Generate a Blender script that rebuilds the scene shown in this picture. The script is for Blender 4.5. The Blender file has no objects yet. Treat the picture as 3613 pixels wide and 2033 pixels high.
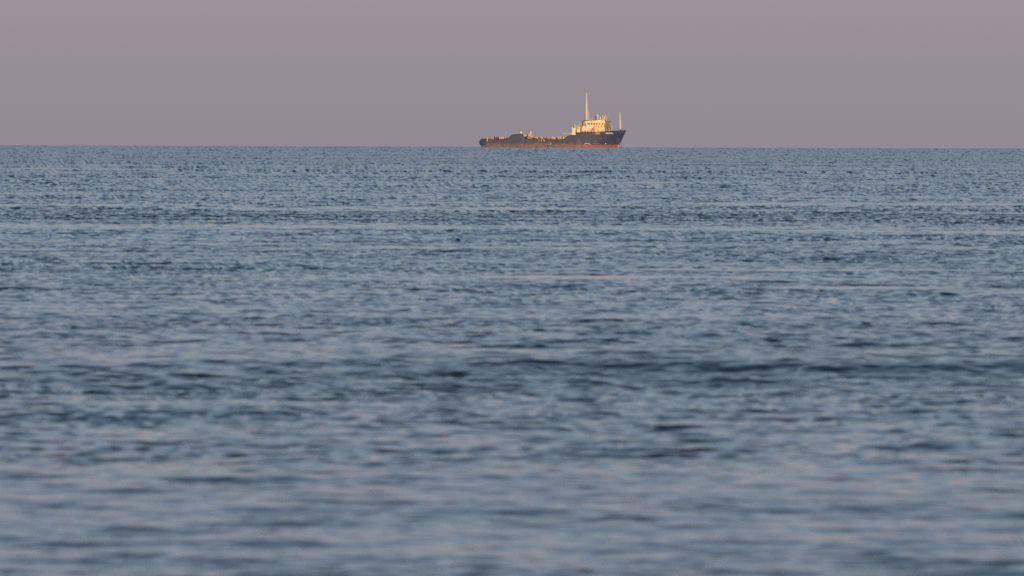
import bpy, bmesh, math, random
import numpy as np
from mathutils import Vector, Matrix

random.seed(7)
R = math.radians
scene = bpy.context.scene
COL = scene.collection

# ------------------------------------------------------------------ camera
EYE = 2.0                      # eye height above the water at the beach, metres
EARTH = 7.433e6                # effective earth radius with refraction
SHIP_DIST = 3835.0
cam_d = bpy.data.cameras.new("camera")
cam = bpy.data.objects.new("camera", cam_d)
COL.objects.link(cam)
cam_d.sensor_width = 36.0
cam_d.lens = 300.0
cam_d.clip_start = 0.5
cam_d.clip_end = 60000.0
cam_d.dof.use_dof = True
cam_d.dof.focus_distance = SHIP_DIST
cam_d.dof.aperture_fstop = 8.5
PITCH = -0.01724
ROLL = R(0.18)
cam.matrix_world = (Matrix.Translation((0, 0, EYE)) @ Matrix.Rotation(math.pi / 2 + PITCH, 4, 'X')
                    @ Matrix.Rotation(ROLL, 4, 'Z'))
scene.camera = cam

# ------------------------------------------------------------------ sky
SUN_EL = R(5.0)
SUN_AZ = R(13.0)               # the sun stands behind the viewer, this far round to the left
world = bpy.data.worlds.new("World")
scene.world = world
world.use_nodes = True
nt = world.node_tree
nt.nodes.clear()
wo = nt.nodes.new('ShaderNodeOutputWorld')
bg = nt.nodes.new('ShaderNodeBackground')
sky = nt.nodes.new('ShaderNodeTexSky')
sky.sky_type = 'NISHITA'
sky.sun_disc = False
sky.sun_elevation = SUN_EL
sky.sun_rotation = math.pi + SUN_AZ
sky.dust_density = 1.0
sky.ozone_density = 2.0
SKY = 0.14
bg.inputs['Strength'].default_value = SKY
# low band of dawn haze (earth shadow and pink belt), the same all the way round
geo = nt.nodes.new('ShaderNodeTexCoord')
sep = nt.nodes.new('ShaderNodeSeparateXYZ')
nt.links.new(geo.outputs['Generated'], sep.inputs[0])
mr = nt.nodes.new('ShaderNodeMapRange')
mr.inputs['From Min'].default_value = 0.0
mr.inputs['From Max'].default_value = 0.55
nt.links.new(sep.outputs['Z'], mr.inputs['Value'])
ramp = nt.nodes.new('ShaderNodeValToRGB')
BAND = [(0.0, (.286, .256, .290)), (0.5, (.304, .272, .302)), (1.0, (.332, .298, .322)), (2.0, (.43, .365, .37)),
        (3.5, (.46, .425, .435)), (6.0, (.432, .484, .545)), (10.0, (.392, .497, .618)), (18.0, (.328, .447, .598)), (32.0, (.242, .343, .492))]
els = ramp.color_ramp.elements
while len(els) < len(BAND):
    els.new(0.5)
for e, (deg, c) in zip(els, BAND):
    e.position = math.sin(R(deg)) / 0.55
    e.color = tuple(v for v in c) + (1,)
sc_ = nt.nodes.new('ShaderNodeVectorMath')
sc_.operation = 'SCALE'
sc_.inputs['Scale'].default_value = 1.0 / SKY
nt.links.new(mr.outputs[0], ramp.inputs[0])
nt.links.new(ramp.outputs[0], sc_.inputs[0])
mk = nt.nodes.new('ShaderNodeMapRange')
mk.interpolation_type = 'SMOOTHSTEP'
mk.inputs['From Min'].default_value = math.sin(R(20))
mk.inputs['From Max'].default_value = math.sin(R(55))
nt.links.new(sep.outputs['Z'], mk.inputs['Value'])
mix = nt.nodes.new('ShaderNodeMix')
mix.data_type = 'RGBA'
nt.links.new(mk.outputs[0], mix.inputs['Factor'])
nt.links.new(sc_.outputs[0], mix.inputs['A'])
nt.links.new(sky.outputs[0], mix.inputs['B'])
nt.links.new(mix.outputs['Result'], bg.inputs['Color'])
nt.links.new(bg.outputs[0], wo.inputs['Surface'])

# ------------------------------------------------------------------ sun
sd = bpy.data.lights.new("sun", 'SUN')
sd.energy = 4.0
sd.angle = R(0.5)
sd.color = (1.0, 0.70, 0.42)
sun = bpy.data.objects.new("sun", sd)
COL.objects.link(sun)
to_sun = Vector((-math.sin(SUN_AZ) * math.cos(SUN_EL), -math.cos(SUN_AZ) * math.cos(SUN_EL), math.sin(SUN_EL)))
sun.rotation_euler = to_sun.to_track_quat('Z', 'Y').to_euler()

scene.view_settings.view_transform = 'Standard'
scene.view_settings.look = 'None'
scene.view_settings.exposure = 0.0
scene.view_settings.gamma = 1.0
scene.view_settings.use_curve_mapping = False
scene.render.engine = 'CYCLES'
scene.cycles.max_bounces = 6
scene.cycles.use_denoising = False


# ------------------------------------------------------------------ materials
def principled(name, color, rough=0.6, **kw):
    m = bpy.data.materials.new(name)
    m.use_nodes = True
    b = m.node_tree.nodes['Principled BSDF']
    b.inputs['Base Color'].default_value = (*color, 1)
    b.inputs['Roughness'].default_value = rough
    for k, v in kw.items():
        b.inputs[k].default_value = v
    return m


def weathered(name, color, dirt, amount=0.5, scale=1.2, rough=0.65):
    """Paint with blotches and vertical runs of dirt in object space."""
    m = principled(name, color, rough)
    n = m.node_tree
    b = n.nodes['Principled BSDF']
    tc = n.nodes.new('ShaderNodeTexCoord')
    mp = n.nodes.new('ShaderNodeMapping')
    mp.inputs['Scale'].default_value = (scale, scale, scale * 0.3)
    nz = n.nodes.new('ShaderNodeTexNoise')
    nz.inputs['Scale'].default_value = 1.0
    nz.inputs['Detail'].default_value = 6
    nz.inputs['Roughness'].default_value = 0.65
    r = n.nodes.new('ShaderNodeMapRange')
    r.inputs['From Min'].default_value = 0.5
    r.inputs['From Max'].default_value = 0.72
    r.inputs['To Max'].default_value = amount
    mx = n.nodes.new('ShaderNodeMix')
    mx.data_type = 'RGBA'
    mx.inputs['A'].default_value = (*color, 1)
    mx.inputs['B'].default_value = (*dirt, 1)
    n.links.new(tc.outputs['Object'], mp.inputs[0])
    n.links.new(mp.outputs[0], nz.inputs['Vector'])
    n.links.new(nz.outputs[0], r.inputs[0])
    n.links.new(r.outputs[0], mx.inputs['Factor'])
    n.links.new(mx.outputs['Result'], b.inputs['Base Color'])
    return m


# ================================================================== WATER
rng = np.random.default_rng(11)


def wave_tile(N, L, lam_min, lam_max, peak, slope_pow, spread, iso, std):
    """Periodic random sea: height and slopes.  Waves run along y (towards the beach)."""
    k1 = np.fft.fftfreq(N, L / N) * 2 * np.pi
    kx, ky = np.meshgrid(k1, k1, indexing='ij')
    k = np.hypot(kx, ky)
    k[0, 0] = 1e-6
    kp = 2 * np.pi / peak
    S = np.exp(-1.0 * (kp / k) ** 2) * k ** (-slope_pow)
    S[(k < 2 * np.pi / lam_max) | (k > 2 * np.pi / lam_min)] = 0
    c = np.abs(ky) / k
    S *= iso + (1 - iso) * c ** spread
    a = np.sqrt(S) * (rng.standard_normal((N, N)) + 1j * rng.standard_normal((N, N)))
    a[0, 0] = 0
    z = np.fft.ifft2(a).real
    f = std / z.std()
    zx = np.fft.ifft2(a * 1j * kx).real * f
    zy = np.fft.ifft2(a * 1j * ky).real * f
    dy = np.fft.ifft2(a * 1j * ky / k).real * f          # drift towards the crests
    dyy = np.fft.ifft2(-a * ky * ky / k).real * f
    return (np.stack([z * f, zx, zy, dy, dyy], -1)).astype(np.float32), L


def sample(tile, x, y):
    T, L = tile
    N = T.shape[0]
    u = (x / L) % 1.0 * N
    v = (y / L) % 1.0 * N
    i = np.floor(u).astype(np.int32)
    j = np.floor(v).astype(np.int32)
    fu = (u - i).astype(np.float32)[:, None]
    fv = (v - j).astype(np.float32)[:, None]
    i %= N
    j %= N
    i1 = (i + 1) % N
    j1 = (j + 1) % N
    return ((T[i, j] * (1 - fu) + T[i1, j] * fu) * (1 - fv) + (T[i, j1] * (1 - fu) + T[i1, j1] * fu) * fv)


def turned(tile, X, Y, a, b, c, off):
    """A tile stretched along its crests and turned a little; slopes by the chain rule."""
    f = sample(tile, X * a + Y * b + off, Y + X * c)
    return np.stack([f[:, 0], a * f[:, 1] + c * f[:, 2], b * f[:, 1] + f[:, 2], f[:, 3], f[:, 4]], -1)


def water_mesh():
    # rows: distances from the beach out past the horizon
    PX = 36.0 / 300.0 / 1024.0
    rh = math.sqrt(2 * EYE * EARTH)
    r = 36.5
    rows = []
    while r < 7800:
        rows.append(r)
        p = (EYE / r + r / 2 / EARTH - math.sqrt(2 * EYE / EARTH)) / PX
        per = 2.1 if p > 240 else (4.5 if p > 120 else (6.0 if p > 40 else 6.0))
        dth = abs(EYE / r ** 2 - 1 / 2 / EARTH)
        dr = PX / per / max(dth, 1e-9)
        r += min(dr, 28.0) if r < rh else 60.0
    near = np.geomspace(2.0, 36.2, 60)
    rows = np.concatenate([near, np.array(rows)])
    # columns: fine inside the view, ever coarser round the rest of the bay
    half = R(3.75)
    fine = np.linspace(-half, half, 680)
    step, a, side = fine[1] - fine[0], half, []
    while True:
        step *= 1.10
        a += step
        if a > math.pi - 0.6 * step:
            break
        side.append(a)
    side = np.array(side)
    phi = np.concatenate([-side[::-1], fine, side])
    nr, nc = len(rows), len(phi)
    jit = np.where(rows > 36.4, 1.0, 0.0)
    rr = np.repeat(rows, nc)
    pp = np.tile(phi, nr)
    x = rr * np.sin(pp)
    y = rr * np.cos(pp)
    n = len(x)
    z = np.zeros(n)
    sx = np.zeros(n)
    sy = np.zeros(n)

    # tiles: gentle swell, wind chop, ripples, and slow patchiness
    swell = wave_tile(512, 620.0, 12, 40, 24, 3.5, 60, 0.0, 1.0)
    chop = wave_tile(1024, 83.0, 0.4, 9, 1.5, 3.5, 10, 0.07, 1.0)
    ripple = wave_tile(1024, 19.3, 0.07, 1.2, 0.36, 3.2, 4, 0.16, 1.0)
    patch = wave_tile(512, 900.0, 18, 400, 120, 2.6, 10, 0.03, 1.0)
    patch2 = wave_tile(512, 230.0, 4, 120, 30, 2.4, 14, 0.03, 1.0)

    def field(X, Y, D):
        sw = sample(swell, X * 0.55 + 31, Y + 12)
        ch = turned(chop, X, Y, 0.74, 0.10, -0.05, 7.0)
        ri = turned(ripple, X, Y, 0.62, -0.12, 0.09, 3.0)
        pa = sample(patch, X + 40, Y + 300)[:, 0]
        pb = sample(patch2, X, Y + 60)[:, 0]
        far = np.clip((D - 60) / 900.0, 0, 1) ** 0.7
        a_sw = 0.034 + 0.04 * far
        zs = a_sw * sw[:, 0]
        ssy = a_sw * sw[:, 2]
        ssx = a_sw * sw[:, 1] * 0.55
        calm = np.zeros(len(X))
        face = np.zeros(len(X))
        # the low swells standing up as they near the beach
        for (yc, A, w, ph, tilt, flat) in SWELLS:
            yc_x = yc + tilt * X + 0.012 * yc * np.sin(X * 14.0 / yc + ph) + 0.006 * yc * np.sin(X * 47.0 / yc + 2.3 * ph)
            t = (Y - yc_x) / w
            m = 0.64 + 0.36 * np.sin(X * 22.0 / yc + ph * 1.7)
            g = A * m / np.cosh(np.clip(t, -12, 12)) ** 2
            zs += g
            ssy += -2 * g * np.tanh(t) / w
            face += m * np.exp(-((t + 0.9) / 0.9) ** 2) * (A / w > 0.04)
            calm += flat * m * np.exp(-((Y - yc_x - 2.4 * w) / (1.8 * w)) ** 2)
        calm = np.clip(calm * np.clip(0.85 + 0.45 * pb, 0, 1.2) + np.clip(pb - 0.9, 0, 1.0) * 0.8 * np.clip((D - 66) / 50.0, 0, 1), 0, 1)
        gust = np.clip(1.0 + 0.13 * pa + 0.13 * pb, 0.35, 1.7) * (1 - CALM * calm)
        gust *= 1 + NEAR * np.clip((90 - D) / 50.0, 0, 1)
        gust *= 1 + 0.10 * np.clip(face, 0, 1)
        a_ch = CHOP * (1 + FAR_CHOP * far) * (0.55 + 0.45 * gust)
        a_ri = RIPPLE * (1 + FAR_RIP * far) * gust
        squeeze = np.maximum(1 + SHARP * (a_ch * ch[:, 4] + a_ri * ri[:, 4]), 0.45)
        soft = 1 - 0.55 * np.clip((D - 110) / 700.0, 0, 1) ** 0.7     # ripples too small to tell apart go into the gloss
        return (zs + a_ch * ch[:, 0] + a_ri * ri[:, 0], ssx + (a_ch * ch[:, 1] + a_ri * soft * ri[:, 1]),
                ssy + (a_ch * ch[:, 2] + a_ri * soft * ri[:, 2]) / squeeze, SHARP * (a_ch * ch[:, 3] + a_ri * ri[:, 3]))

    # where the rows lie further apart than the ripples, each vertex sits on a spot of the surface between its
    # row and the next that leans towards the beach (the far sides of the waves are out of sight from there)
    gap = np.append(np.diff(rows), 60.0)
    K = 6
    urow = rng.random(nr)
    STEP = 200
    for a in range(0, nr, STEP):
        e = min(nr, a + STEP)
        sl = slice(a * nc, e * nc)
        D = rr[sl]
        if rows[a] < 36.4:
            z[sl], sx[sl], sy[sl], dy_ = field(x[sl], y[sl], D)
            y[sl] += dy_
            continue
        cand = []
        wts = []
        for q in range(K):
            dq = np.repeat(gap[a:e] * 0.9 * np.clip((gap[a:e] - 0.05) / 0.09, 0, 1) * (q + rng.random(e - a)) / K, nc)
            Yq = y[sl] + dq * np.cos(pp[sl])
            Xq = x[sl] + dq * np.sin(pp[sl])
            f = field(Xq, Yq, D)
            cand.append((Xq, Yq + f[3]) + f[:3])
            wts.append(np.maximum(f[2] + EYE / D, 0.0) + 1e-4)
        W = np.cumsum(np.array(wts), 0)
        u = np.repeat(urow[a:e], nc) * W[-1]
        pick = (W < u[None]).sum(0).clip(0, K - 1)
        C = np.array(cand)                       # K x 5 x n
        ch_ = C[pick, :, np.arange(len(D))]
        x[sl], y[sl], z[sl], sx[sl], sy[sl] = ch_.T
    rr = np.hypot(x, y)
    z -= rr ** 2 / (2 * EARTH)
    co = np.stack([x, y, z], -1).astype(np.float32)
    nn = np.stack([-sx, -sy, np.ones(n)], -1)
    nn /= np.linalg.norm(nn, axis=1)[:, None]
    i = np.arange(nr - 1)[:, None] * nc
    jn = np.arange(nc)
    j1 = (jn + 1) % nc
    quads = np.stack([i + jn, i + j1, i + nc + j1, i + nc + jn], -1).reshape(-1, 4)
    quads = quads[:, ::-1].astype(np.int32)
    me = bpy.data.meshes.new("water")
    me.vertices.add(n)
    me.vertices.foreach_set('co', co.ravel())
    nq = len(quads)
    me.loops.add(nq * 4)
    me.loops.foreach_set('vertex_index', quads.ravel())
    me.polygons.add(nq)
    me.polygons.foreach_set('loop_start', np.arange(0, nq * 4, 4, dtype=np.int32))
    me.polygons.foreach_set('use_smooth', np.ones(nq, dtype=bool))
    me.update(calc_edges=True)
    at = me.attributes.new('wave_normal', 'FLOAT_VECTOR', 'POINT')
    at.data.foreach_set('vector', nn.astype(np.float32).ravel())
    gl = 0.06 + 0.14 * np.clip((rr - 110) / 700.0, 0, 1) ** 0.7
    me.attributes.new('gloss', 'FLOAT', 'POINT').data.foreach_set('value', gl.astype(np.float32))
    print("water rows", nr, "cols", nc, "quads", nq)
    return me


CHOP = 0.0110
RIPPLE = 0.0039
FAR_CHOP = -0.25
NEAR = -0.08
FAR_RIP = 0.6
SHARP = 1.3
CALM = 0.92
#          distance, height, width, phase, tilt, slick behind the crest
SWELLS = [(72.6, 0.175, 1.40, 0.66, 0.10, 1.0), (73.9, 0.070, 0.52, 0.95, 0.13, 0.3), (71.5, 0.062, 0.48, 0.45, 0.06, 0.0),
          (70.0, 0.052, 0.48, 0.75, 0.12, 0.0), (77.0, 0.022, 0.7, 1.1, -0.05, 0.3), (97.0, 0.06, 2.2, 1.9, -0.12, 0.35),
          (134.0, 0.17, 3.3, 2.2, 0.25, 1.0), (118.0, 0.06, 2.4, 0.2, -0.2, 0.5), (176.0, 0.10, 4.5, 0.9, -0.2, 0.6), (250.0, 0.22, 6.5, 2.9, 0.3, 1.0),
          (385.0, 0.15, 9.0, 5.2, -0.3, 0.8), (560.0, 0.12, 12.0, 1.2, 0.4, 0.6), (57.0, 0.026, 1.2, 3.1, -0.08, 0.0), (47.0, 0.022, 0.9, 5.0, 0.07, 0.0)]
wm = water_mesh()
water = bpy.data.objects.new("water", wm)
water["kind"] = "structure"
COL.objects.link(water)
mw = principled("sea_water", (0.012, 0.028, 0.056), 0.06, IOR=1.333)
n = mw.node_tree
b = n.nodes['Principled BSDF']
an = n.nodes.new('ShaderNodeAttribute')
an.attribute_name = 'wave_normal'
n.links.new(an.outputs['Vector'], b.inputs['Normal'])
ag = n.nodes.new('ShaderNodeAttribute')
ag.attribute_name = 'gloss'
n.links.new(ag.outputs['Fac'], b.inputs['Roughness'])
wm.materials.append(mw)


# ================================================================== SHIP
class Shape:
    """Collects simple solids into one mesh."""

    def __init__(self):
        self.bm = bmesh.new()

    def box(self, x0, x1, y0, y1, z0, z1, mi=0):
        v = [self.bm.verts.new(p) for p in
             ((x0, y0, z0), (x1, y0, z0), (x1, y1, z0), (x0, y1, z0), (x0, y0, z1), (x1, y0, z1), (x1, y1, z1), (x0, y1, z1))]
        for q in ((3, 2, 1, 0), (4, 5, 6, 7), (0, 1, 5, 4), (1, 2, 6, 5), (2, 3, 7, 6), (3, 0, 4, 7)):
            self.bm.faces.new([v[i] for i in q]).material_index = mi
        return self

    def prism(self, pts, y0, y1, mi=0):
        """Side outline in x, z (counter-clockwise seen from starboard) extruded across the ship."""
        a = [self.bm.verts.new((p[0], y0, p[1])) for p in pts]
        b_ = [self.bm.verts.new((p[0], y1, p[1])) for p in pts]
        self.bm.faces.new(a).material_index = mi
        self.bm.faces.new(b_[::-1]).material_index = mi
        m = len(pts)
        for i in range(m):
            self.bm.faces.new((a[(i + 1) % m], a[i], b_[i], b_[(i + 1) % m])).material_index = mi
        return self

    def tube(self, path, radii, sides=8, caps=True, mi=0):
        path = [Vector(p) for p in path]
        if not hasattr(radii, '__len__'):
            radii = [radii] * len(path)
        rings = []
        for i, p in enumerate(path):
            d = (path[min(i + 1, len(path) - 1)] - path[max(i - 1, 0)]).normalized()
            up = Vector((0, 1, 0)) if abs(d.y) < 0.9 else Vector((1, 0, 0))
            u = d.cross(up).normalized()
            w = d.cross(u)
            rings.append([self.bm.verts.new(p + (u * math.cos(t) + w * math.sin(t)) * radii[i])
                          for t in (2 * math.pi * k / sides for k in range(sides))])
        for a, b_ in zip(rings, rings[1:]):
            for k in range(sides):
                f = self.bm.faces.new((a[k], a[(k + 1) % sides], b_[(k + 1) % sides], b_[k]))
                f.smooth = True
                f.material_index = mi
        if caps:
            self.bm.faces.new(rings[0][::-1]).material_index = mi
            self.bm.faces.new(rings[-1]).material_index = mi
        return self

    def ball(self, c, r):
        bmesh.ops.create_uvsphere(self.bm, u_segments=10, v_segments=7, radius=r, matrix=Matrix.Translation(c))
        return self

    def build(self, name, mats, parent, label=None):
        bmesh.ops.recalc_face_normals(self.bm, faces=self.bm.faces)
        me = bpy.data.meshes.new(name)
        self.bm.to_mesh(me)
        self.bm.free()
        for m in (mats if isinstance(mats, (list, tuple)) else [mats]):
            me.materials.append(m)
        o = bpy.data.objects.new(name, me)
        COL.objects.link(o)
        o.parent = parent
        if label:
            o["label"] = label
        return o


# ---- paints
cream = weathered("cream_paint", (.76, .61, .36), (.52, .32, .16), 0.55, 0.7)
cream_low = weathered("stained_cream_paint", (.70, .54, .33), (.42, .24, .12), 0.6, 0.8)
white = weathered("white_paint", (.80, .76, .68), (.5, .36, .25), 0.4, 1.5)
buff = weathered("buff_paint", (.46, .29, .19), (.26, .12, .07), 0.7, 0.9)
tan_ = weathered("tan_paint", (.52, .34, .20), (.30, .14, .07), 0.7, 1.0)
orange = weathered("rust_primer", (.42, .19, .09), (.2, .09, .05), 0.6, 1.4)
maroon = weathered("maroon_paint", (.17, .055, .05), (.10, .05, .04), 0.5, 1.0)
red = weathered("red_paint", (.42, .07, .05), (.25, .08, .05), 0.5, 1.0)
dark = principled("dark_steel", (.022, .022, .026), 0.7)
plate_ = weathered("plate_paint", (.034, .040, .062), (.06, .05, .05), 0.5, 1.0)
grey = weathered("grey_paint", (.22, .23, .25), (.14, .10, .08), 0.5, 1.0)
black = principled("black_opening", (.006, .006, .006), 0.9)
rubber = weathered("black_rubber", (.032, .043, .095), (.06, .05, .055), 0.6, 0.8, 0.8)
glass = principled("dawn_reflection_glass", (.22, .17, .12), 0.12, IOR=1.45)  # tan base colour carries the reflection of the orange dawn sky
dark_glass = principled("dark_glass", (.012, .012, .012), 0.15, IOR=1.45)


def hull_paint():
    m = principled("hull_paint", (.04, .05, .09), 0.62)
    n = m.node_tree
    b = n.nodes['Principled BSDF']
    L = n.links.new

    def math_(op, a, c=None, clamp=False):
        q = n.nodes.new('ShaderNodeMath')
        q.operation = op
        q.use_clamp = clamp
        for i, v in enumerate((a, c)):
            if v is None:
                continue
            if isinstance(v, (int, float)):
                q.inputs[i].default_value = v
            else:
                L(v, q.inputs[i])
        return q.outputs[0]

    def noise(scale, vec, detail=5, rough=0.6):
        mp = n.nodes.new('ShaderNodeMapping')
        mp.inputs['Scale'].default_value = vec
        L(tc.outputs['Object'], mp.inputs[0])
        z = n.nodes.new('ShaderNodeTexNoise')
        z.inputs['Scale'].default_value = scale
        z.inputs['Detail'].default_value = detail
        z.inputs['Roughness'].default_value = rough
        L(mp.outputs[0], z.inputs['Vector'])
        return z.outputs[0]

    def ranged(v, a, c):
        q = n.nodes.new('ShaderNodeMapRange')
        q.interpolation_type = 'SMOOTHSTEP'
        q.inputs['From Min'].default_value = a
        q.inputs['From Max'].default_value = c
        L(v, q.inputs['Value'])
        return q.outputs[0]

    def mixc(f, a, c):
        q = n.nodes.new('ShaderNodeMix')
        q.data_type = 'RGBA'
        L(f, q.inputs['Factor'])
        for s, v in (('A', a), ('B', c)):
            if isinstance(v, tuple):
                q.inputs[s].default_value = (*v, 1)
            else:
                L(v, q.inputs[s])
        return q.outputs['Result']

    tc = n.nodes.new('ShaderNodeTexCoord')
    sp = n.nodes.new('ShaderNodeSeparateXYZ')
    L(tc.outputs['Object'], sp.inputs[0])
    X, Z = sp.outputs['X'], sp.outputs['Z']
    fore = ranged(X, 8.0, 17.0)                               # 1 at the well kept bow, 0 aft
    aft = math_('SUBTRACT', 1.0, fore)
    # navy topsides, faded in patches
    base = mixc(ranged(noise(1.0, (.35, .35, .5)), .40, .70), (.025, .037, .092), (.040, .050, .105))
    # rust bleeding upward from the waterline, heavy aft
    n1 = noise(1.0, (.55, .55, .16), 7, .68)
    n2 = noise(1.0, (2.2, 2.2, .5), 5, .6)
    low = math_('SUBTRACT', 1.0, ranged(Z, 0.6, 4.3))
    rustf = math_('ADD', math_('MULTIPLY', low, 0.34), math_('ADD', math_('MULTIPLY', n1, .62), math_('MULTIPLY', n2, .30)))
    rustf = ranged(rustf, .60, .86)
    rustf = math_('MULTIPLY', rustf, math_('ADD', math_('MULTIPLY', aft, .72), .10))
    base = mixc(rustf, base, (.150, .078, .062))
    # red boot topping with a ragged edge; along the stern it is worn to patches
    edge = math_('ADD', Z, math_('MULTIPLY', math_('SUBTRACT', noise(1.0, (.9, .9, .2)), .5), math_('ADD', math_('MULTIPLY', aft, 2.2), .12)))
    boot = math_('SUBTRACT', 1.0, ranged(edge, 1.26, 1.58))
    mid = ranged(X, -16.0, -6.0)
    worn = ranged(noise(1.0, (.5, .5, .35), 6, .65), .40, .56)
    keep = math_('ADD', math_('MULTIPLY', math_('SUBTRACT', 1.0, mid), worn), mid, True)
    boot = math_('MULTIPLY', boot, keep)
    redc = mixc(ranged(noise(1.0, (.8, .8, 1.4), 6), .42, .68), (.285, .068, .076), (.215, .090, .078))
    redc = mixc(math_('MULTIPLY', aft, ranged(noise(1.0, (.45, .45, .7), 6, .66), .36, .60)), redc, (.110, .066, .062))
    base = mixc(boot, base, redc)
    # long rust runs: below the break of the forecastle, the after hump, the hawse and the anchor bed
    for (xc, zc, wx, wz, amt) in ((14.5, 2.0, 1.6, 2.6, .55), (-11.9, 3.4, .45, 3.2, .5), (22.0, 3.05, .8, .7, .75), (31.0, 3.6, .8, 1.8, .5),
                                  (33.0, 2.2, 1.2, 1.4, .5), (1.0, 1.9, 2.2, .5, .6), (-5.0, 1.7, 3.4, .7, .7)):
        dx = math_('DIVIDE', math_('SUBTRACT', X, xc), wx)
        dz = math_('DIVIDE', math_('SUBTRACT', Z, zc), wz)
        d2 = math_('ADD', math_('MULTIPLY', dx, dx), math_('MULTIPLY', dz, dz))
        g = math_('MULTIPLY', math_('SUBTRACT', 1.0, d2, True), math_('MULTIPLY', ranged(n2, .36, .62), amt))
        base = mixc(g, base, (.20, .115, .080))
    L(base, b.inputs['Base Color'])
    return m


hullp = hull_paint()

# ---- the ship: x towards the bow, y to port, z up from the waterline; she lies with her bow a little towards the beach
ship = bpy.data.objects.new("supply_ship", None)
COL.objects.link(ship)
ship.location = (18.15, SHIP_DIST, -SHIP_DIST ** 2 / (2 * EARTH))
ship.rotation_euler = (0, 0, R(-19.0))
ship["label"] = "rusty dark blue supply ship with cream wheelhouse and red waterline at anchor on the horizon"
ship["category"] = "ship"

# sheer of the bulwark top, and the decks inside it
SHEER = [(-32.2, 3.95), (-30.0, 3.80), (-27.6, 3.66), (-23.0, 3.80), (-20.5, 4.02), (-19.2, 4.25), (-18.4, 4.75), (-17.3, 5.78), (-15.0, 6.02),
         (-12.7, 6.22), (-12.25, 6.12), (-11.5, 5.0), (-10.55, 4.05), (-8.0, 3.92), (-3.0, 3.90), (1.2, 3.82), (5.0, 3.82), (7.4, 3.93), (8.5, 4.62),
         (9.1, 5.15), (9.7, 5.45), (11.2, 5.70), (12.90, 5.70), (12.96, 6.74), (16.0, 6.82), (20.0, 6.98), (24.0, 7.18), (28.0, 7.42), (31.5, 7.60), (34.8, 7.76)]


def lerp_table(t, x):
    for (a, va), (c, vc) in zip(t, t[1:]):
        if x <= c:
            return va + (vc - va) * (x - a) / (c - a)
    return t[-1][1]


def stem_x(z):
    t = max(-0.3, min(1.1, z / 7.76))
    return 31.1 + 3.7 * (0.78 * t + 0.22 * t * t)


BOW0 = 14.0


def half_beam(u, z):
    """u: 0 where the bow starts to narrow, 1 at the stem."""
    t = max(0.0, min(1.0, z / 7.5))
    return 6.5 * (1 - u ** (1.75 + 1.05 * t)) * (0.965 + 0.035 * t)


def hull_stations():
    xs = set(x for x, _ in SHEER if x <= BOW0)
    x = -32.2
    while x < BOW0:
        xs.add(round(x, 2))
        x += 0.9
    out = []
    for x in sorted(xs):
        r_ = 1.0
        if x < -29.0:
            q = (-29.0 - x) / 3.25
            r_ = 0.86 + 0.14 * math.sqrt(max(0, 1 - q * q))
        out.append(('mid', x, r_))
    for k in range(1, 27):
        out.append(('bow', (k / 26.0) ** 0.85, 1.0))
    return out


def hull_point(st, f):
    """f 0..1 up the plating from below the water to the bulwark top."""
    kind, u, r_ = st
    if kind == 'mid':
        zs = lerp_table(SHEER, u)
        z = -2.5 + (zs + 2.5) * f
        bil = min(1.0, 0.80 + 0.2 * min(1.0, (z + 2.5) / 1.8))
        return Vector((u, 6.5 * r_ * bil * (0.965 + 0.035 * max(0, min(1, z / 4))), z))
    zs = lerp_table(SHEER, BOW0 + (34.8 - BOW0) * u)
    z = -2.5 + (zs + 2.5) * f
    bil = min(1.0, 0.80 + 0.2 * min(1.0, (z + 2.5) / 1.8))
    return Vector((BOW0 + (stem_x(z) - BOW0) * u, max(0.06, half_beam(u, z) * bil), z))


def build_hull():
    bm = bmesh.new()
    ROWS = 11
    prev = None
    for st in hull_stations():
        top = hull_point(st, 1.0)
        deck = 2.7 if top.x < 8.6 else 5.5
        deck = min(deck, top.z - 0.15)
        half = [hull_point(st, i / ROWS) for i in range(ROWS + 1)]
        low = hull_point(st, (deck + 2.5) / (top.z + 2.5))
        yi = max(0.03, top.y - 0.22)
        yd = max(0.02, low.y - 0.26)
        back = 0.35 if st[0] == 'bow' else 0.0
        inner = [Vector((top.x - back, yi, top.z)), Vector((low.x - back, yd, deck))]
        prof = half + inner
        ring = [bm.verts.new((p.x, -p.y, p.z)) for p in prof] + [bm.verts.new((p.x, p.y, p.z)) for p in reversed(prof)]
        if prev:
            m = len(ring)
            for i in range(m):
                f = bm.faces.new((prev[i], ring[i], ring[(i + 1) % m], prev[(i + 1) % m]))
                h = len(prof)
                j = i if i < h else 2 * h - 2 - i
                if i == m - 1:
                    f.material_index = 0
                elif j == ROWS:
                    f.material_index = 0
                elif j == ROWS + 1:
                    f.material_index = 1
                elif i == h - 1:
                    f.material_index = 2
                if j < ROWS:
                    f.smooth = True
        else:
            h = ROWS + 1
            # transom
            for i in range(ROWS):
                bm.faces.new((ring[i], ring[i + 1], ring[-2 - i], ring[-1 - i]))
            bm.faces.new((ring[ROWS], ring[ROWS + 1], ring[-ROWS - 2], ring[-ROWS - 1]))
            bm.faces.new((ring[ROWS + 1], ring[ROWS + 2], ring[-ROWS - 3], ring[-ROWS - 2]))
        prev = ring
    bmesh.ops.recalc_face_normals(bm, faces=bm.faces)
    me = bpy.data.meshes.new("hull")
    bm.to_mesh(me)
    bm.free()
    for m in (hullp, buff, grey):
        me.materials.append(m)
    o = bpy.data.objects.new("hull", me)
    COL.objects.link(o)
    o.parent = ship
    return o


hull = build_hull()


def side_b(x, z):
    """Outer half-beam of the plating at x, z."""
    if x <= BOW0:
        return 6.5 * (0.965 + 0.035 * max(0, min(1, z / 4)))
    u = (x - BOW0) / (stem_x(z) - BOW0)
    return half_beam(min(1, u), z)


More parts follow.
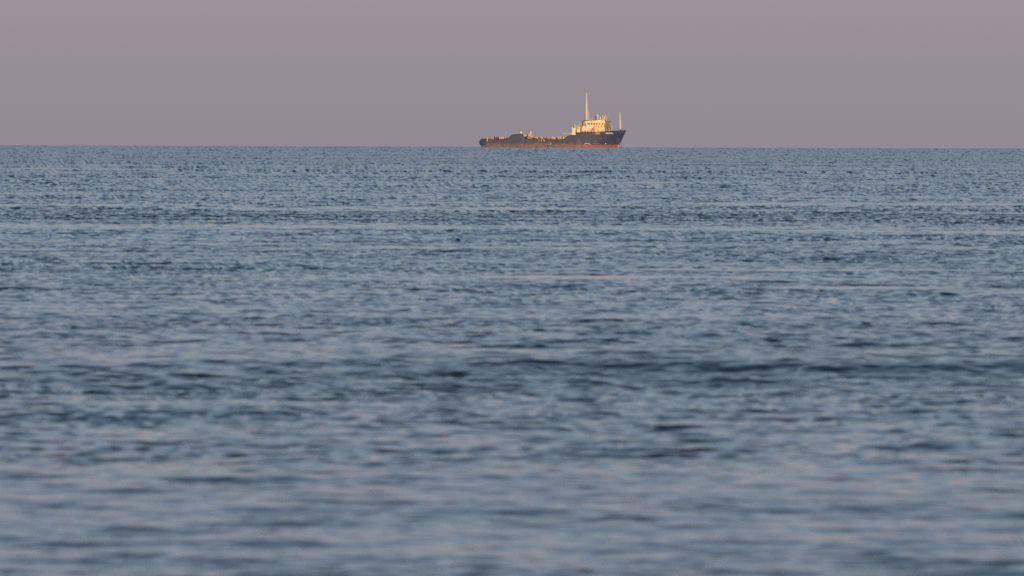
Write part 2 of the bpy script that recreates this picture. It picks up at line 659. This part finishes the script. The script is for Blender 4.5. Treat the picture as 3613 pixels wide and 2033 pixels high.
def patch_on_hull(sh, x0, x1, z0, z1, proud=0.05, steps=3):
    """A thin plate following the starboard plating."""
    for k in range(steps):
        a, c = x0 + (x1 - x0) * k / steps, x0 + (x1 - x0) * (k + 1) / steps
        P = []
        for (x, z) in ((a, z0), (c, z0), (c, z1), (a, z1)):
            P.append((x, -side_b(x, z), z))
        v0 = [sh.bm.verts.new((p[0], p[1] - proud, p[2])) for p in P]
        v1 = [sh.bm.verts.new((p[0], p[1] + 0.05, p[2])) for p in P]
        sh.bm.faces.new(v0)
        sh.bm.faces.new(v1[::-1])
        for i in range(4):
            sh.bm.faces.new((v0[(i + 1) % 4], v0[i], v1[i], v1[(i + 1) % 4]))
    return sh


# stern: fat rubber fender rolled round the quarters
fs = Shape()
prof = [(0.55, -1.25), (1.0, -0.95), (1.25, -0.3), (1.2, 0.45), (0.9, 0.98), (0.4, 1.18), (-0.3, 1.18), (-0.3, -1.25)]


def stern_line(y):
    return -29.2 - 3.35 * math.sqrt(max(0.0, 1 - abs(y / 6.35) ** 5))


prev = None
for k in range(-14, 15):
    cy = 6.3 * math.sin(k / 14.0 * math.pi / 2)
    cx = stern_line(cy)
    e_ = 0.02
    sl = (stern_line(min(6.35, cy + e_)) - stern_line(max(-6.35, cy - e_))) / (2 * e_)
    nx, ny = -1.0, sl
    q_ = math.hypot(nx, ny)
    nx, ny = nx / q_, ny / q_
    sc = 1.0 - 0.45 * abs(k / 14.0) ** 6
    ring = [fs.bm.verts.new((cx + nx * d * sc, cy + ny * d * sc * 0.55, 2.30 + h)) for d, h in prof]
    if prev:
        for i in range(len(prof)):
            f = fs.bm.faces.new((prev[i], prev[(i + 1) % len(prof)], ring[(i + 1) % len(prof)], ring[i]))
            f.smooth = True
    else:
        fs.bm.faces.new(ring[::-1])
    prev = ring
fs.bm.faces.new(prev)
fs.build("stern_fender", rubber, hull, "black rubber fender rounding the stern")
Shape().tube([(-31.6, -4.6, 3.55), (-29.8, -6.2, 3.55), (-28.6, -6.56, 3.55)], 0.10).build("rubbing_strip", white, hull)
Shape().tube([(-28.9, -6.42, 3.05), (-28.9, -6.72, 3.05)], 0.17, 10).build("fairlead", white, hull)

# marks on the plating
def strokes(name, segs, w, mat, label=None, proud=0.04):
    sh = Shape()
    for (x0, z0, x1, z1) in segs:
        d = Vector((x1 - x0, 0, z1 - z0))
        nrm = Vector((-d.z, 0, d.x)).normalized() * w / 2
        P = []
        for p in (Vector((x0, 0, z0)) - nrm, Vector((x1, 0, z1)) - nrm, Vector((x1, 0, z1)) + nrm, Vector((x0, 0, z0)) + nrm):
            P.append(Vector((p.x, -side_b(p.x, p.z), p.z)))
        v0 = [sh.bm.verts.new((p.x, p.y - proud, p.z)) for p in P]
        v1 = [sh.bm.verts.new((p.x, p.y + 0.03, p.z)) for p in P]
        sh.bm.faces.new(v0)
        sh.bm.faces.new(v1[::-1])
        for i in range(4):
            sh.bm.faces.new((v0[(i + 1) % 4], v0[i], v1[i], v1[(i + 1) % 4]))
    return sh.build(name, mat, hull, label)


GLYPH = {'N': [(0, 0, 0, 1), (0, 1, 1, 0), (1, 0, 1, 1)], 'A': [(0, 0, .5, 1), (.5, 1, 1, 0), (.2, .35, .8, .35)],
         'D': [(0, 0, 0, 1), (0, 1, .7, .9), (.7, .9, 1, .5), (1, .5, .7, .1), (.7, .1, 0, 0)], 'L': [(0, 0, 0, 1), (0, 0, 1, 0)],
         'I': [(.5, 0, .5, 1)]}
x = 26.75
for k, chr_ in enumerate("NADAL"):
    h_, w_ = 0.62, 0.40
    zb = 6.22 + 0.02 * k
    strokes("name_letter", [(x + a * w_, zb + c * h_, x + d * w_, zb + e * h_) for a, c, d, e in GLYPH[chr_]], 0.15, white)
    x += 0.62
strokes("thruster_mark", [(17.25, 1.45, 17.25, 1.9), (17.25, 1.9, 19.25, 1.9), (19.25, 1.4, 19.25, 1.9)], 0.14, white, "white bracket mark above the red band")
strokes("bulb_mark", [(26.2, 1.62, 26.2, 2.1)], 0.30, white)
strokes("draught_mark", [(31.0, 0.15, 31.0, 0.65)], 0.22, white)
strokes("draught_mark", [(31.12, 0.95, 31.12, 1.35)], 0.20, white)
strokes("draught_mark", [(31.5, 1.6, 31.75, 2.15)], 0.18, tan_)
strokes("draught_mark", [(1.15, 1.35, 1.15, 1.85)], 0.26, white)
strokes("draught_mark", [(-0.05, 1.35, -0.05, 1.8)], 0.26, tan_)
strokes("stain_line", [(20.9, 2.05, 23.4, 2.05)], 0.10, buff)
strokes("stain_line", [(22.9, 3.95, 24.6, 4.05)], 0.08, buff)
strokes("hull_plate", [(-0.3, 0.0, -0.3, 1.25)], 0.7, plate_)
strokes("hull_plate", [(15.75, 0.0, 15.75, 1.3)], 0.28, plate_)
strokes("hull_plate", [(-15.0, 0.0, -15.0, 0.7)], 1.0, plate_)
patch_on_hull(Shape(), 22.1, 24.0, 5.95, 7.05).build("bulwark_patch", orange, hull, "orange plate for a lit opening in the bow bulwark")  # orange light in a bulwark opening, painted as a plate
patch_on_hull(Shape(), 20.9, 21.7, 6.05, 6.95).build("bulwark_patch", maroon, hull)
# rubbed edge along the forecastle bulwark
rl = Shape()
for a, c in zip([13.0, 17, 21, 25, 29, 32], [17, 21, 25, 29, 32, 34.3]):
    za, zc = lerp_table(SHEER, a), lerp_table(SHEER, c)
    rl.tube([(a, -side_b(a, za) - 0.02, za + 0.03), (c, -side_b(c, zc) - 0.02, zc + 0.03)], 0.10, 6)
rl.build("cap_rail", dark, hull)
# side ladder and its fenders hanging over the low bulwark
for q, (xx, z0, z1, w, mt) in enumerate(((-4.6, 2.75, 3.85, .11, buff), (-3.95, 2.9, 3.9, .12, buff), (-3.05, 2.65, 4.0, .30, buff), (-2.2, 2.7, 3.95, .17, buff),
                                         (-1.6, 2.65, 3.4, .14, white))):
    Shape().tube([(xx, -6.72, z0), (xx, -6.75, (z0 + z1) / 2), (xx, -6.72, z1)], [w * .8, w, w * .6], 8).build("hanging_fender", mt, hull)

# anchor chain from the hawse down to the water
ch = Shape()
p0, p1 = Vector((32.25, 0.2, 3.0)), Vector((32.75, 0.7, -1.4))
for k in range(24):
    a = p0.lerp(p1, k / 24)
    c = p0.lerp(p1, (k + 1) / 24)
    sag = lambda t: Vector((-0.10 * math.sin(math.pi * t), 0, 0))
    a, c = a + sag(k / 24), c + sag((k + 1) / 24)
    ch.tube([a, c], 0.07 if k % 2 else 0.05, 6)
ch.build("anchor_chain", dark, hull)

# ------------------------------------------------------------------ working deck aft
gear = [  # x0, x1, z top, paint : crash rail along the deck edge, broken by gaps
    (-29.3, -27.0, 4.55, tan_), (-26.9, -26.3, 4.85, buff), (-23.3, -21.5, 4.70, tan_), (-20.9, -20.2, 4.60, tan_), (-19.7, -18.9, 4.75, buff),
    (-18.6, -16.2, 4.85, tan_), (-10.3, -9.3, 4.75, tan_), (-8.9, -8.3, 4.70, red), (-6.0, -4.6, 4.78, tan_), (-4.5, -3.9, 4.65, orange), (-3.8, -2.7, 4.80, tan_),
    (-2.2, -1.6, 4.95, tan_), (0.2, 0.9, 4.95, grey), (-0.9, -0.1, 4.85, orange), (1.2, 3.1, 4.90, tan_), (3.9, 4.9, 4.80, tan_), (5.1, 6.6, 4.85, buff), (6.7, 8.5, 4.88, tan_)]
OFF = 1.55
rail_gear = []
for (x0, x1, zt, mt) in gear:
    y0 = -5.35
    sh = Shape().box(x0, x1, y0, y0 + 0.5, 2.7, zt - 0.12)
    sh.box(x0 - 0.05, x1 + 0.05, y0 - 0.08, y0 + 0.58, zt - 0.12 + 0.002, zt)
    for s in np.arange(x0 + 0.35, x1 - 0.2, 0.75):
        sh.box(s, s + 0.12, y0 - 0.12, y0 - 0.002, 2.7, zt - 0.14)
    sh.build("crash_rail", mt, ship)
for (x0, x1, zt) in ((-28.8, -19.4, 4.42), (-10.0, 8.4, 4.5)):
    Shape().box(x0, x1, -4.7, -4.4, 2.7, zt).build("hatch_coaming", tan_, ship)
# small fittings crowding the rail
for k in range(26):
    xx = random.choice([random.uniform(-29.0, -18.8), random.uniform(-10.2, 8.6), random.uniform(-10.2, 8.6)])
    zt = random.uniform(4.25, 4.95)
    w_ = random.uniform(.12, .32)
    mt = random.choice([dark, dark, dark, maroon, orange, tan_, tan_, buff])
    Shape().box(xx - w_, xx + w_, -5.95, -5.72, 2.7, zt - .22).box(xx - w_ * .6, xx + w_ * .7, -5.93, -5.74, zt - .218, zt).build("deck_fitting", mt, ship)
# rails seen across the deck
for (x0, x1, zt) in ((-22.0, -18.0, 4.5), (-12.5, -6.5, 4.6), (-5.5, 2.5, 4.55), (3.0, 8.0, 4.6)):
    Shape().box(x0, x1, 5.0, 5.4, 2.7, zt).build("crash_rail", buff, ship)
# bollards, rollers and vent heads standing between the rails
for (xx, zt, r_, mt) in ((-26.0, 4.95, .20, dark), (-24.9, 4.70, .22, dark), (-24.0, 4.65, .26, maroon), (-21.2, 4.65, .22, dark), (-19.95, 4.55, .2, dark),
                         (-9.1, 4.6, .22, dark), (-7.8, 4.55, .34, maroon), (-7.0, 4.5, .32, dark), (-2.45, 4.75, .2, dark), (-1.25, 5.0, .25, dark), (3.55, 4.7, .22, dark),
                         (9.0, 5.0, .16, dark)):
    sh = Shape().tube([(xx, -5.7, 2.7), (xx, -5.7, zt - 0.3), (xx, -5.7, zt - 0.28), (xx, -5.7, zt)], [r_ * .8, r_ * .8, r_ * 1.15, r_ * 1.1], 10)
    sh.build("bollard", mt, ship)
for (xx, zt, mt) in ((9.5, 4.85, white), (10.25, 4.8, dark), (11.0, 4.75, white), (11.7, 4.7, grey), (12.4, 4.6, dark)):
    xx -= 3.9
    Shape().tube([(xx, -6.0, 2.7), (xx, -6.0, zt - .15), (xx + .12, -6.0, zt), (xx + .34, -6.0, zt - .05)], [.11, .11, .14, .16], 8).build("deck_vent", mt, ship)
Shape().tube([(8.05, -5.6, 3.1), (8.05, -5.6, 4.95)], .42, 12).build("deck_drum", orange, ship)
# goose-neck vents on the two bulwark humps
for (xx, yy, s) in ((-13.3, -5.9, 1.0), (-12.7, 5.9, 0.95)):
    z0 = 5.6
    vt = Shape().tube([(xx + .35, yy, z0), (xx + .30, yy, z0 + 1.1 * s), (xx + .05, yy, z0 + 1.75 * s)], [.24, .26, .30], 10)
    o = vt.build("goose_neck_vent", white, ship)
    Shape().tube([(xx + .07, yy, z0 + 1.7 * s), (xx - .25, yy, z0 + 2.15 * s), (xx - .62, yy, z0 + 2.2 * s), (xx - .82, yy, z0 + 1.85 * s)],
                 [.32, .46, .50, .46], 10).build("vent_hood", grey, o)
Shape().tube([(-18.3, -5.6, 5.0), (-18.3, -5.6, 6.45)], .09, 6).box(-18.5, -18.1, -5.7, -5.5, 6.1, 6.3).build("lamp_post", orange, ship)
# hand rail stanchions along the low bulwark
st_ = Shape()
for k in range(34):
    xx = -9.5 + k * 0.55
    st_.box(xx - .03, xx + .03, -6.46, -6.40, 3.7, 4.55 + 0.12 * math.sin(k * 2.1))
o = st_.build("rail_stanchions", buff, ship)
o["kind"] = "stuff"

# ------------------------------------------------------------------ superstructure
# stowed crane jib over the break of the forecastle
Shape().prism([(5.6, 6.05), (9.9, 5.85), (11.0, 5.95), (11.0, 6.75), (9.5, 6.75), (5.4, 6.35)], -3.1, -2.3).build("crane_jib", buff, ship)
Shape().prism([(6.2, 5.98), (10.8, 5.55), (10.8, 5.80), (6.2, 6.02)], -3.3, -3.12).build("jib_ram", maroon, ship)
Shape().tube([(10.7, -2.7, 5.5), (10.7, -2.7, 8.7)], .11, 8).ball((10.7, -2.7, 9.0), .34).build("ball_signal", dark, ship)
Shape().box(11.15, 11.42, -6.0, -5.7, 5.5, 9.25).build("post", white, ship)
trunk = Shape().box(11.72, 12.92, -6.36, -3.9, 5.55, 8.82).box(11.66, 12.98, -6.42, -3.84, 8.822, 8.93).build("ventilator_trunk", cream, ship)

house = Shape().box(15.25, 26.2, -4.8, 4.8, 6.75, 8.84).box(15.3, 25.2, -3.9, 3.9, 5.5, 6.752).build("deckhouse", [cream_low], ship)
aftb = Shape().box(12.98, 15.2, -4.6, 4.6, 5.5, 8.5).build("aft_house", cream_low, ship)
Shape().box(12.95, 15.22, -4.75, 4.75, 8.502, 8.62).build("roof_edge", cream, aftb)
Shape().box(13.25, 14.1, -4.68, -4.58, 7.0, 8.1).build("locker_door", cream, aftb)
Shape().tube([(14.55, -4.55, 7.55), (14.55, -4.72, 7.55)], .26, 12).build("porthole", dark_glass, aftb)
# rusty post and standpipe between the two houses
Shape().tube([(15.05, -4.95, 5.5), (15.05, -4.95, 8.9)], .15, 8).build("standpipe", maroon, ship)
Shape().tube([(14.75, -4.95, 5.5), (14.75, -4.95, 8.6)], .13, 8).build("standpipe", orange, ship)
# deck edge with its coaming
Shape().box(18.4, 26.45, -5.25, 5.25, 8.842, 8.94).box(15.1, 18.4, -4.95, 4.95, 8.842, 8.92).build("boat_deck", cream, house)
for (xx, zz, r_) in ((19.16, 7.82, .25), (23.0, 7.9, .27)):
    Shape().tube([(xx, -4.74, zz), (xx, -4.86, zz)], r_, 14).build("porthole", dark_glass, house)
for xx in (15.62, 16.72):
    Shape().box(xx, xx + .46, -5.04, -4.9, 7.0, 7.62).build("opening", black, house)
Shape().box(16.2, 16.6, -5.08, -4.9, 6.9, 7.68).build("white_post", white, house)
Shape().box(17.6, 18.6, -4.86, -4.80, 6.9, 7.75).build("rust_patch", orange, house)
Shape().box(24.75, 24.95, -4.95, -4.8, 6.9, 8.8).build("drain_pipe", cream, house)
Shape().box(21.2, 23.4, -4.88, -4.802, 8.42, 8.50).build("ladder_shadow_strip", tan_, house)  # darker strip where the ladder's shadow runs on along the wall
# inclined ladder up to the bridge, and a copy standing for its shadow
def ladder(x0, z0, x1, z1, y, name="ladder_and_shadow", mat=tan_):
    d = Vector((x1 - x0, 0, z1 - z0)).normalized()
    sh = Shape()
    for yy in (y, y + .62):
        sh.tube([(x0, yy, z0), (x1, yy, z1)], .075, 6)
    for k in range(11):
        t = (k + .5) / 11
        xx, zz = x0 + (x1 - x0) * t, z0 + (z1 - z0) * t
        sh.box(xx - .1, xx + .1, y + .08, y + .54, zz - .025, zz + .025)
    for t in (0.05, .5, .95):
        xx, zz = x0 + (x1 - x0) * t, z0 + (z1 - z0) * t
        sh.tube([(xx, y, zz), (xx, y, zz + .9)], .03, 5)
    sh.tube([(x0, y, z0 + .9), (x1, y, z1 + .9)], .03, 5)
    return sh.build(name, mat, ship)


ladder(19.75, 7.1, 21.45, 9.6, -5.95)
ladder(20.8, 7.1, 21.5, 8.35, -5.6, mat=orange)  # the ladder's cast shadow, built as an orange ladder
# after boat deck: locker, rafts, boat gear, rails
Shape().box(15.5, 16.95, -4.3, -2.6, 8.922, 9.65).box(15.42, 17.03, -4.38, -2.52, 9.652, 9.74).build("deck_locker", cream, ship)
raft = Shape().tube([(13.15, -4.1, 9.15), (13.35, -4.1, 9.15), (14.25, -4.1, 9.15), (14.45, -4.1, 9.15)], [.25, .42, .42, .25], 12).build("raft_canister", white, ship)
Shape().box(13.3, 13.4, -4.6, -3.6, 8.62, 8.95).box(14.2, 14.3, -4.6, -3.6, 8.62, 8.95).build("cradle", tan_, raft)
for xx in (12.1, 14.55):
    dv = Shape()
    dv.tube([(xx, -4.4, 8.6), (xx, -4.6, 9.6), (xx + .1, -5.0, 10.15), (xx + .35, -5.4, 10.2)], [.13, .13, .11, .09], 6)
    dv.build("boat_davit", cream, ship)
Shape().tube([(12.3, -3.6, 9.45), (12.7, -3.6, 9.7), (13.6, -3.6, 9.8), (14.3, -3.6, 9.7), (14.7, -3.6, 9.45)], [.12, .45, .52, .45, .12], 10).build("work_boat", tan_, ship)
Shape().tube([(14.35, -4.75, 9.75), (14.35, -4.9, 9.75)], .36, 14).build("life_ring", red, ship)
for (xx, yy, z0, z1, r_) in ((11.75, -4.2, 8.9, 11.25, .06), (13.95, -3.4, 8.6, 11.6, .08), (15.85, -3.2, 9.6, 11.75, .08), (12.7, -3.8, 8.9, 10.5, .05), (14.9, -4.3, 8.6, 10.6, .06)):
    Shape().tube([(xx, yy, z0), (xx, yy, z1)], r_, 6).build("pole", white, ship)
rs = Shape()
for zz in (9.15, 9.55, 9.95):
    rs.tube([(11.8, -4.85, zz), (15.1, -4.85, zz)], .035, 5)
for k in range(6):
    rs.tube([(11.85 + k * .63, -4.85, 8.6), (11.85 + k * .63, -4.85, 9.95)], .04, 5)
rs.build("guard_rail", cream, ship)
# maroon exhaust carried up and forward to the mast
Shape().tube([(15.0, -3.0, 8.5), (15.0, -3.0, 11.4), (15.1, -3.0, 11.85), (15.45, -3.0, 12.12), (16.2, -3.0, 12.15), (17.2, -3.0, 12.12)], .27, 10).build("exhaust_pipe", maroon, ship)

# wheelhouse: after and forward ends lean outward
wheel = Shape()
lo, mid_, hi = 8.942, 10.15, 11.75
def ring_at(xa, xf, yb, z, chamfer=.0):
    return [(xa, -yb, z), (xf, -yb, z), (xf, yb, z), (xa, yb, z)]
rings = [ring_at(17.3, 25.75, 4.35, lo), ring_at(17.42, 25.72, 4.35, mid_), ring_at(16.72, 26.22, 4.62, 11.70), ring_at(16.66, 26.28, 4.66, 11.95)]
vr = [[wheel.bm.verts.new(p) for p in r_] for r_ in rings]
for a, c in zip(vr, vr[1:]):
    for i in range(4):
        wheel.bm.faces.new((a[i], a[(i + 1) % 4], c[(i + 1) % 4], c[i]))
wheel.bm.faces.new(vr[0][::-1])
wheel.bm.faces.new(vr[-1])
wheel = wheel.build("wheelhouse", cream, ship)
Shape().prism([(19.9, 11.952), (26.1, 11.952), (25.7, 12.48), (22.9, 12.48), (22.6, 12.28), (19.9, 12.28)], -4.3, 4.3).build("roof", cream, wheel)
Shape().box(19.85, 21.9, -4.5, -4.302, 12.08, 12.2).build("roof_edge", tan_, wheel)


def wall_pt(x, z, out):
    """Point on the starboard wheelhouse side, pushed out by `out`."""
    t = (z - mid_) / (11.70 - mid_)
    return (x, -(4.35 + .27 * t) - out, z)


def side_window(x0t, x1t, x0b, x1b, zb, zt, pane_mat, drop=None):
    def ringq(gx, gz, out):
        return [wall_pt(x0b - gx, zb - gz, out), wall_pt(x1b + gx, zb - gz, out), wall_pt(x1t + gx, zt + gz, out), wall_pt(x0t - gx, zt + gz, out)]
    fr = Shape()
    o_ = [fr.bm.verts.new(p) for p in ringq(.07, .07, .06)]
    i_ = [fr.bm.verts.new(p) for p in ringq(0, 0, .06)]
    o2 = [fr.bm.verts.new(p) for p in ringq(.07, .07, -.03)]
    i2 = [fr.bm.verts.new(p) for p in ringq(0, 0, -.03)]
    for k in range(4):
        l = (k + 1) % 4
        fr.bm.faces.new((o_[k], o_[l], i_[l], i_[k]))
        fr.bm.faces.new((o2[k], o_[k], o_[l], o2[l]))
        fr.bm.faces.new((i_[k], i2[k], i2[l], i_[l]))
    w = fr.build("window_frame", cream, wheel)
    pn = Shape()
    a = [pn.bm.verts.new(p) for p in ringq(-.002, -.002, .018)]
    c = [pn.bm.verts.new(p) for p in ringq(-.002, -.002, .004)]
    pn.bm.faces.new(a)
    pn.bm.faces.new(c[::-1])
    for k in range(4):
        pn.bm.faces.new((a[(k + 1) % 4], a[k], c[k], c[(k + 1) % 4]))
    pn.build("window_pane", pane_mat, wheel)


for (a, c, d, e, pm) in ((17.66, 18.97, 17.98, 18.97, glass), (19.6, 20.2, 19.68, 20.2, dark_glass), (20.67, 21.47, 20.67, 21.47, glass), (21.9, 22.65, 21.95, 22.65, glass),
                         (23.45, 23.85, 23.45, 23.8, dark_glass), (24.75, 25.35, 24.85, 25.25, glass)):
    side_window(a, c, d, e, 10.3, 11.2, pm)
# front windows on the leaning face
for k in range(6):
    ya, yb = -4.2 + k * 1.42, -4.2 + k * 1.42 + 0.95
    pn = Shape()
    def fx(z, out):
        return 25.72 + .5 * (z - mid_) / (11.70 - mid_) + out
    a = [pn.bm.verts.new(p) for p in ((fx(10.45, .03), ya, 10.45), (fx(10.45, .03), yb, 10.45), (fx(11.2, .03), yb, 11.2), (fx(11.2, .03), ya, 11.2))]
    c = [pn.bm.verts.new((p.co.x - .04, p.co.y, p.co.z)) for p in a]
    pn.bm.faces.new(a)
    pn.bm.faces.new(c[::-1])
    for q in range(4):
        pn.bm.faces.new((a[(q + 1) % 4], a[q], c[q], c[(q + 1) % 4]))
    pn.build("window_pane", dark_glass, wheel)
    Shape().tube([(fx(10.2, .05), yb + .15, 10.2), (fx(11.4, .05), yb + .15, 11.4)], .10, 6).build("window_post", white, wheel)
# bridge wing fittings
Shape().tube([(24.4, -4.5, 9.75), (24.4, -4.62, 9.75)], .45, 14).build("life_ring", tan_, wheel)
Shape().tube([(24.35, -4.75, 10.75), (24.35, -4.55, 10.75)], .17, 10).build("lamp", tan_, wheel)
Shape().box(22.95, 23.25, -4.6, -4.36, 9.0, 10.1).build("vent_pipe", orange, wheel)
Shape().box(21.75, 22.0, -4.55, -4.36, 9.4, 10.1).build("cable_box", orange, wheel)
Shape().tube([(24.9, -4.75, 12.15), (24.9, -4.3, 12.15)], .16, 10).build("lamp", dark, wheel)
gr = Shape()
for zz in (9.35, 9.75):
    gr.tube([(21.9, -5.2, zz), (26.4, -5.2, zz)], .022, 5)
for k in range(7):
    gr.tube([(21.9 + k * .75, -5.2, 8.94), (21.9 + k * .75, -5.2, 9.78)], .025, 5)
gr.build("guard_rail", cream, ship)

# main mast behind the wheelhouse
mast = Shape().tube([(16.06, 0, 8.9), (16.06, 0, 16.0), (16.0, 0, 24.75)], [.28, .25, .16], 12).build("main_mast", white, ship)
for (dx, dy, zt, r_) in ((-.78, -.5, 18.6, .13), (1.02, -.4, 16.9, .13)):
    Shape().tube([(16.06 + dx, dy, 11.9), (16.06 + dx * .9, dy, zt - 2), (16.06 + dx * .85, dy, zt)], [r_, r_ * .8, r_ * .35], 6).build("mast_leg", buff if dx < 0 else white, mast)
ml = Shape()
for k in range(30):
    z = 12.2 + k * .40
    ml.box(15.47, 15.78, -.1, .1, z, z + .07)
ml.tube([(15.47, 0, 12), (15.55, 0, 24.2)], .045, 5)
ml.build("mast_ladder", tan_, mast)
Shape().tube([(16.0, 0, 24.7), (16.0, 0, 25.2)], [.16, .10], 8).build("mast_lamp", dark, mast)
Shape().box(16.7, 19.8, -2.5, -1.2, 11.952, 12.35).build("mast_base", orange, mast)
# monkey island: lights, horns and aerials
sl = Shape().tube([(22.42, -3.2, 12.4), (22.42, -3.2, 14.2)], .16, 8).build("searchlight_post", cream, ship)
Shape().tube([(22.1, -3.2, 14.25), (22.75, -3.2, 14.45)], [.33, .40], 10).build("searchlight", white, sl)
Shape().box(20.8, 21.25, -2.6, -2.2, 12.28, 14.3).build("funnel", maroon, ship)
Shape().tube([(23.6, -3.0, 12.45), (23.6, -3.0, 13.45)], .17, 8).ball((23.6, -3.0, 13.55), .30).build("compass_stand", white, ship)
Shape().tube([(24.15, -3.4, 13.1), (24.3, -3.4, 14.3)], [.26, .20], 8).tube([(24.15, -3.4, 12.4), (24.15, -3.4, 13.1)], .07, 6).build("red_lamp", red, ship)
Shape().tube([(24.75, -3.0, 12.4), (24.55, -3.0, 13.6), (24.6, -3.0, 14.5)], [.12, .15, .28], 8).tube([(24.2, -2.6, 12.4), (24.5, -3.0, 13.5)], .06, 5).build("signal_horn", cream, ship)
Shape().tube([(25.6, -3.4, 12.3), (25.6, -3.4, 13.3), (25.75, -3.4, 14.1), (26.0, -3.4, 14.8)], [.42, .32, .20, .08], 8).build("wind_cowl", cream, ship)
for (xx, yy, z0, z1) in ((26.0, -1.5, 11.9, 15.2), (25.6, 2.0, 11.9, 15.8), (21.7, -2.2, 12.3, 15.8), (19.1, -3.2, 11.9, 13.4), (18.3, -3.6, 11.9, 13.2), (19.8, -3.8, 12.2, 13.2)):
    Shape().tube([(xx, yy, z0), (xx, yy, z1)], [.06, .03], 6).build("whip_aerial", white, ship)
Shape().prism([(25.3, 11.952), (26.15, 11.952), (26.0, 12.5), (25.6, 12.9)], -1.5, 3.2).build("radar_housing", white, ship)

# forecastle: windlass, red box, ventilators, foremast
Shape().box(26.75, 27.3, -3.9, -3.2, 5.5, 8.55).build("fire_locker", red, ship)
wl = Shape().tube([(27.6, -3.4, 7.4), (27.6, 2.2, 7.4)], .42, 10)
for yy in (-3.1, -1.2, 0.6):
    wl.box(27.3, 27.9, yy, yy + .25, 5.5, 8.0)
wl.build("windlass", buff, ship)
Shape().tube([(27.0, -2.0, 5.5), (27.0, -2.0, 8.0), (27.2, -2.0, 8.45), (27.55, -2.0, 8.4)], [.2, .2, .25, .32], 8).build("mushroom_vent", white, ship)
Shape().tube([(28.0, -2.2, 5.5), (28.0, -2.2, 8.2)], .22, 8).build("mushroom_vent", buff, ship)
Shape().tube([(28.4, -1.6, 5.5), (28.4, -1.6, 8.5), (28.55, -1.6, 10.2)], [.13, .11, .07], 6).build("pole", white, ship)
Shape().tube([(26.6, -4.0, 6.9), (26.6, -4.0, 8.7)], .08, 6).build("pole", white, ship)
fm = Shape().tube([(32.05, 0, 6.0), (31.9, 0, 11.0), (31.72, 0, 15.6)], [.24, .20, .14], 10).build("fore_mast", white, ship)
Shape().tube([(31.72, 0, 15.5), (31.45, 0, 16.3)], [.14, .08], 6).tube([(31.72, 0, 15.5), (31.95, 0, 16.25)], [.14, .08], 6).build("mast_head", buff, fm)
Shape().tube([(32.05, 0, 6.0), (32.0, 0, 8.3)], .30, 10).build("mast_foot", maroon, fm)
Shape().tube([(34.1, 0, 7.5), (34.1, 0, 8.15)], .17, 8).build("bow_fairlead", dark, ship)
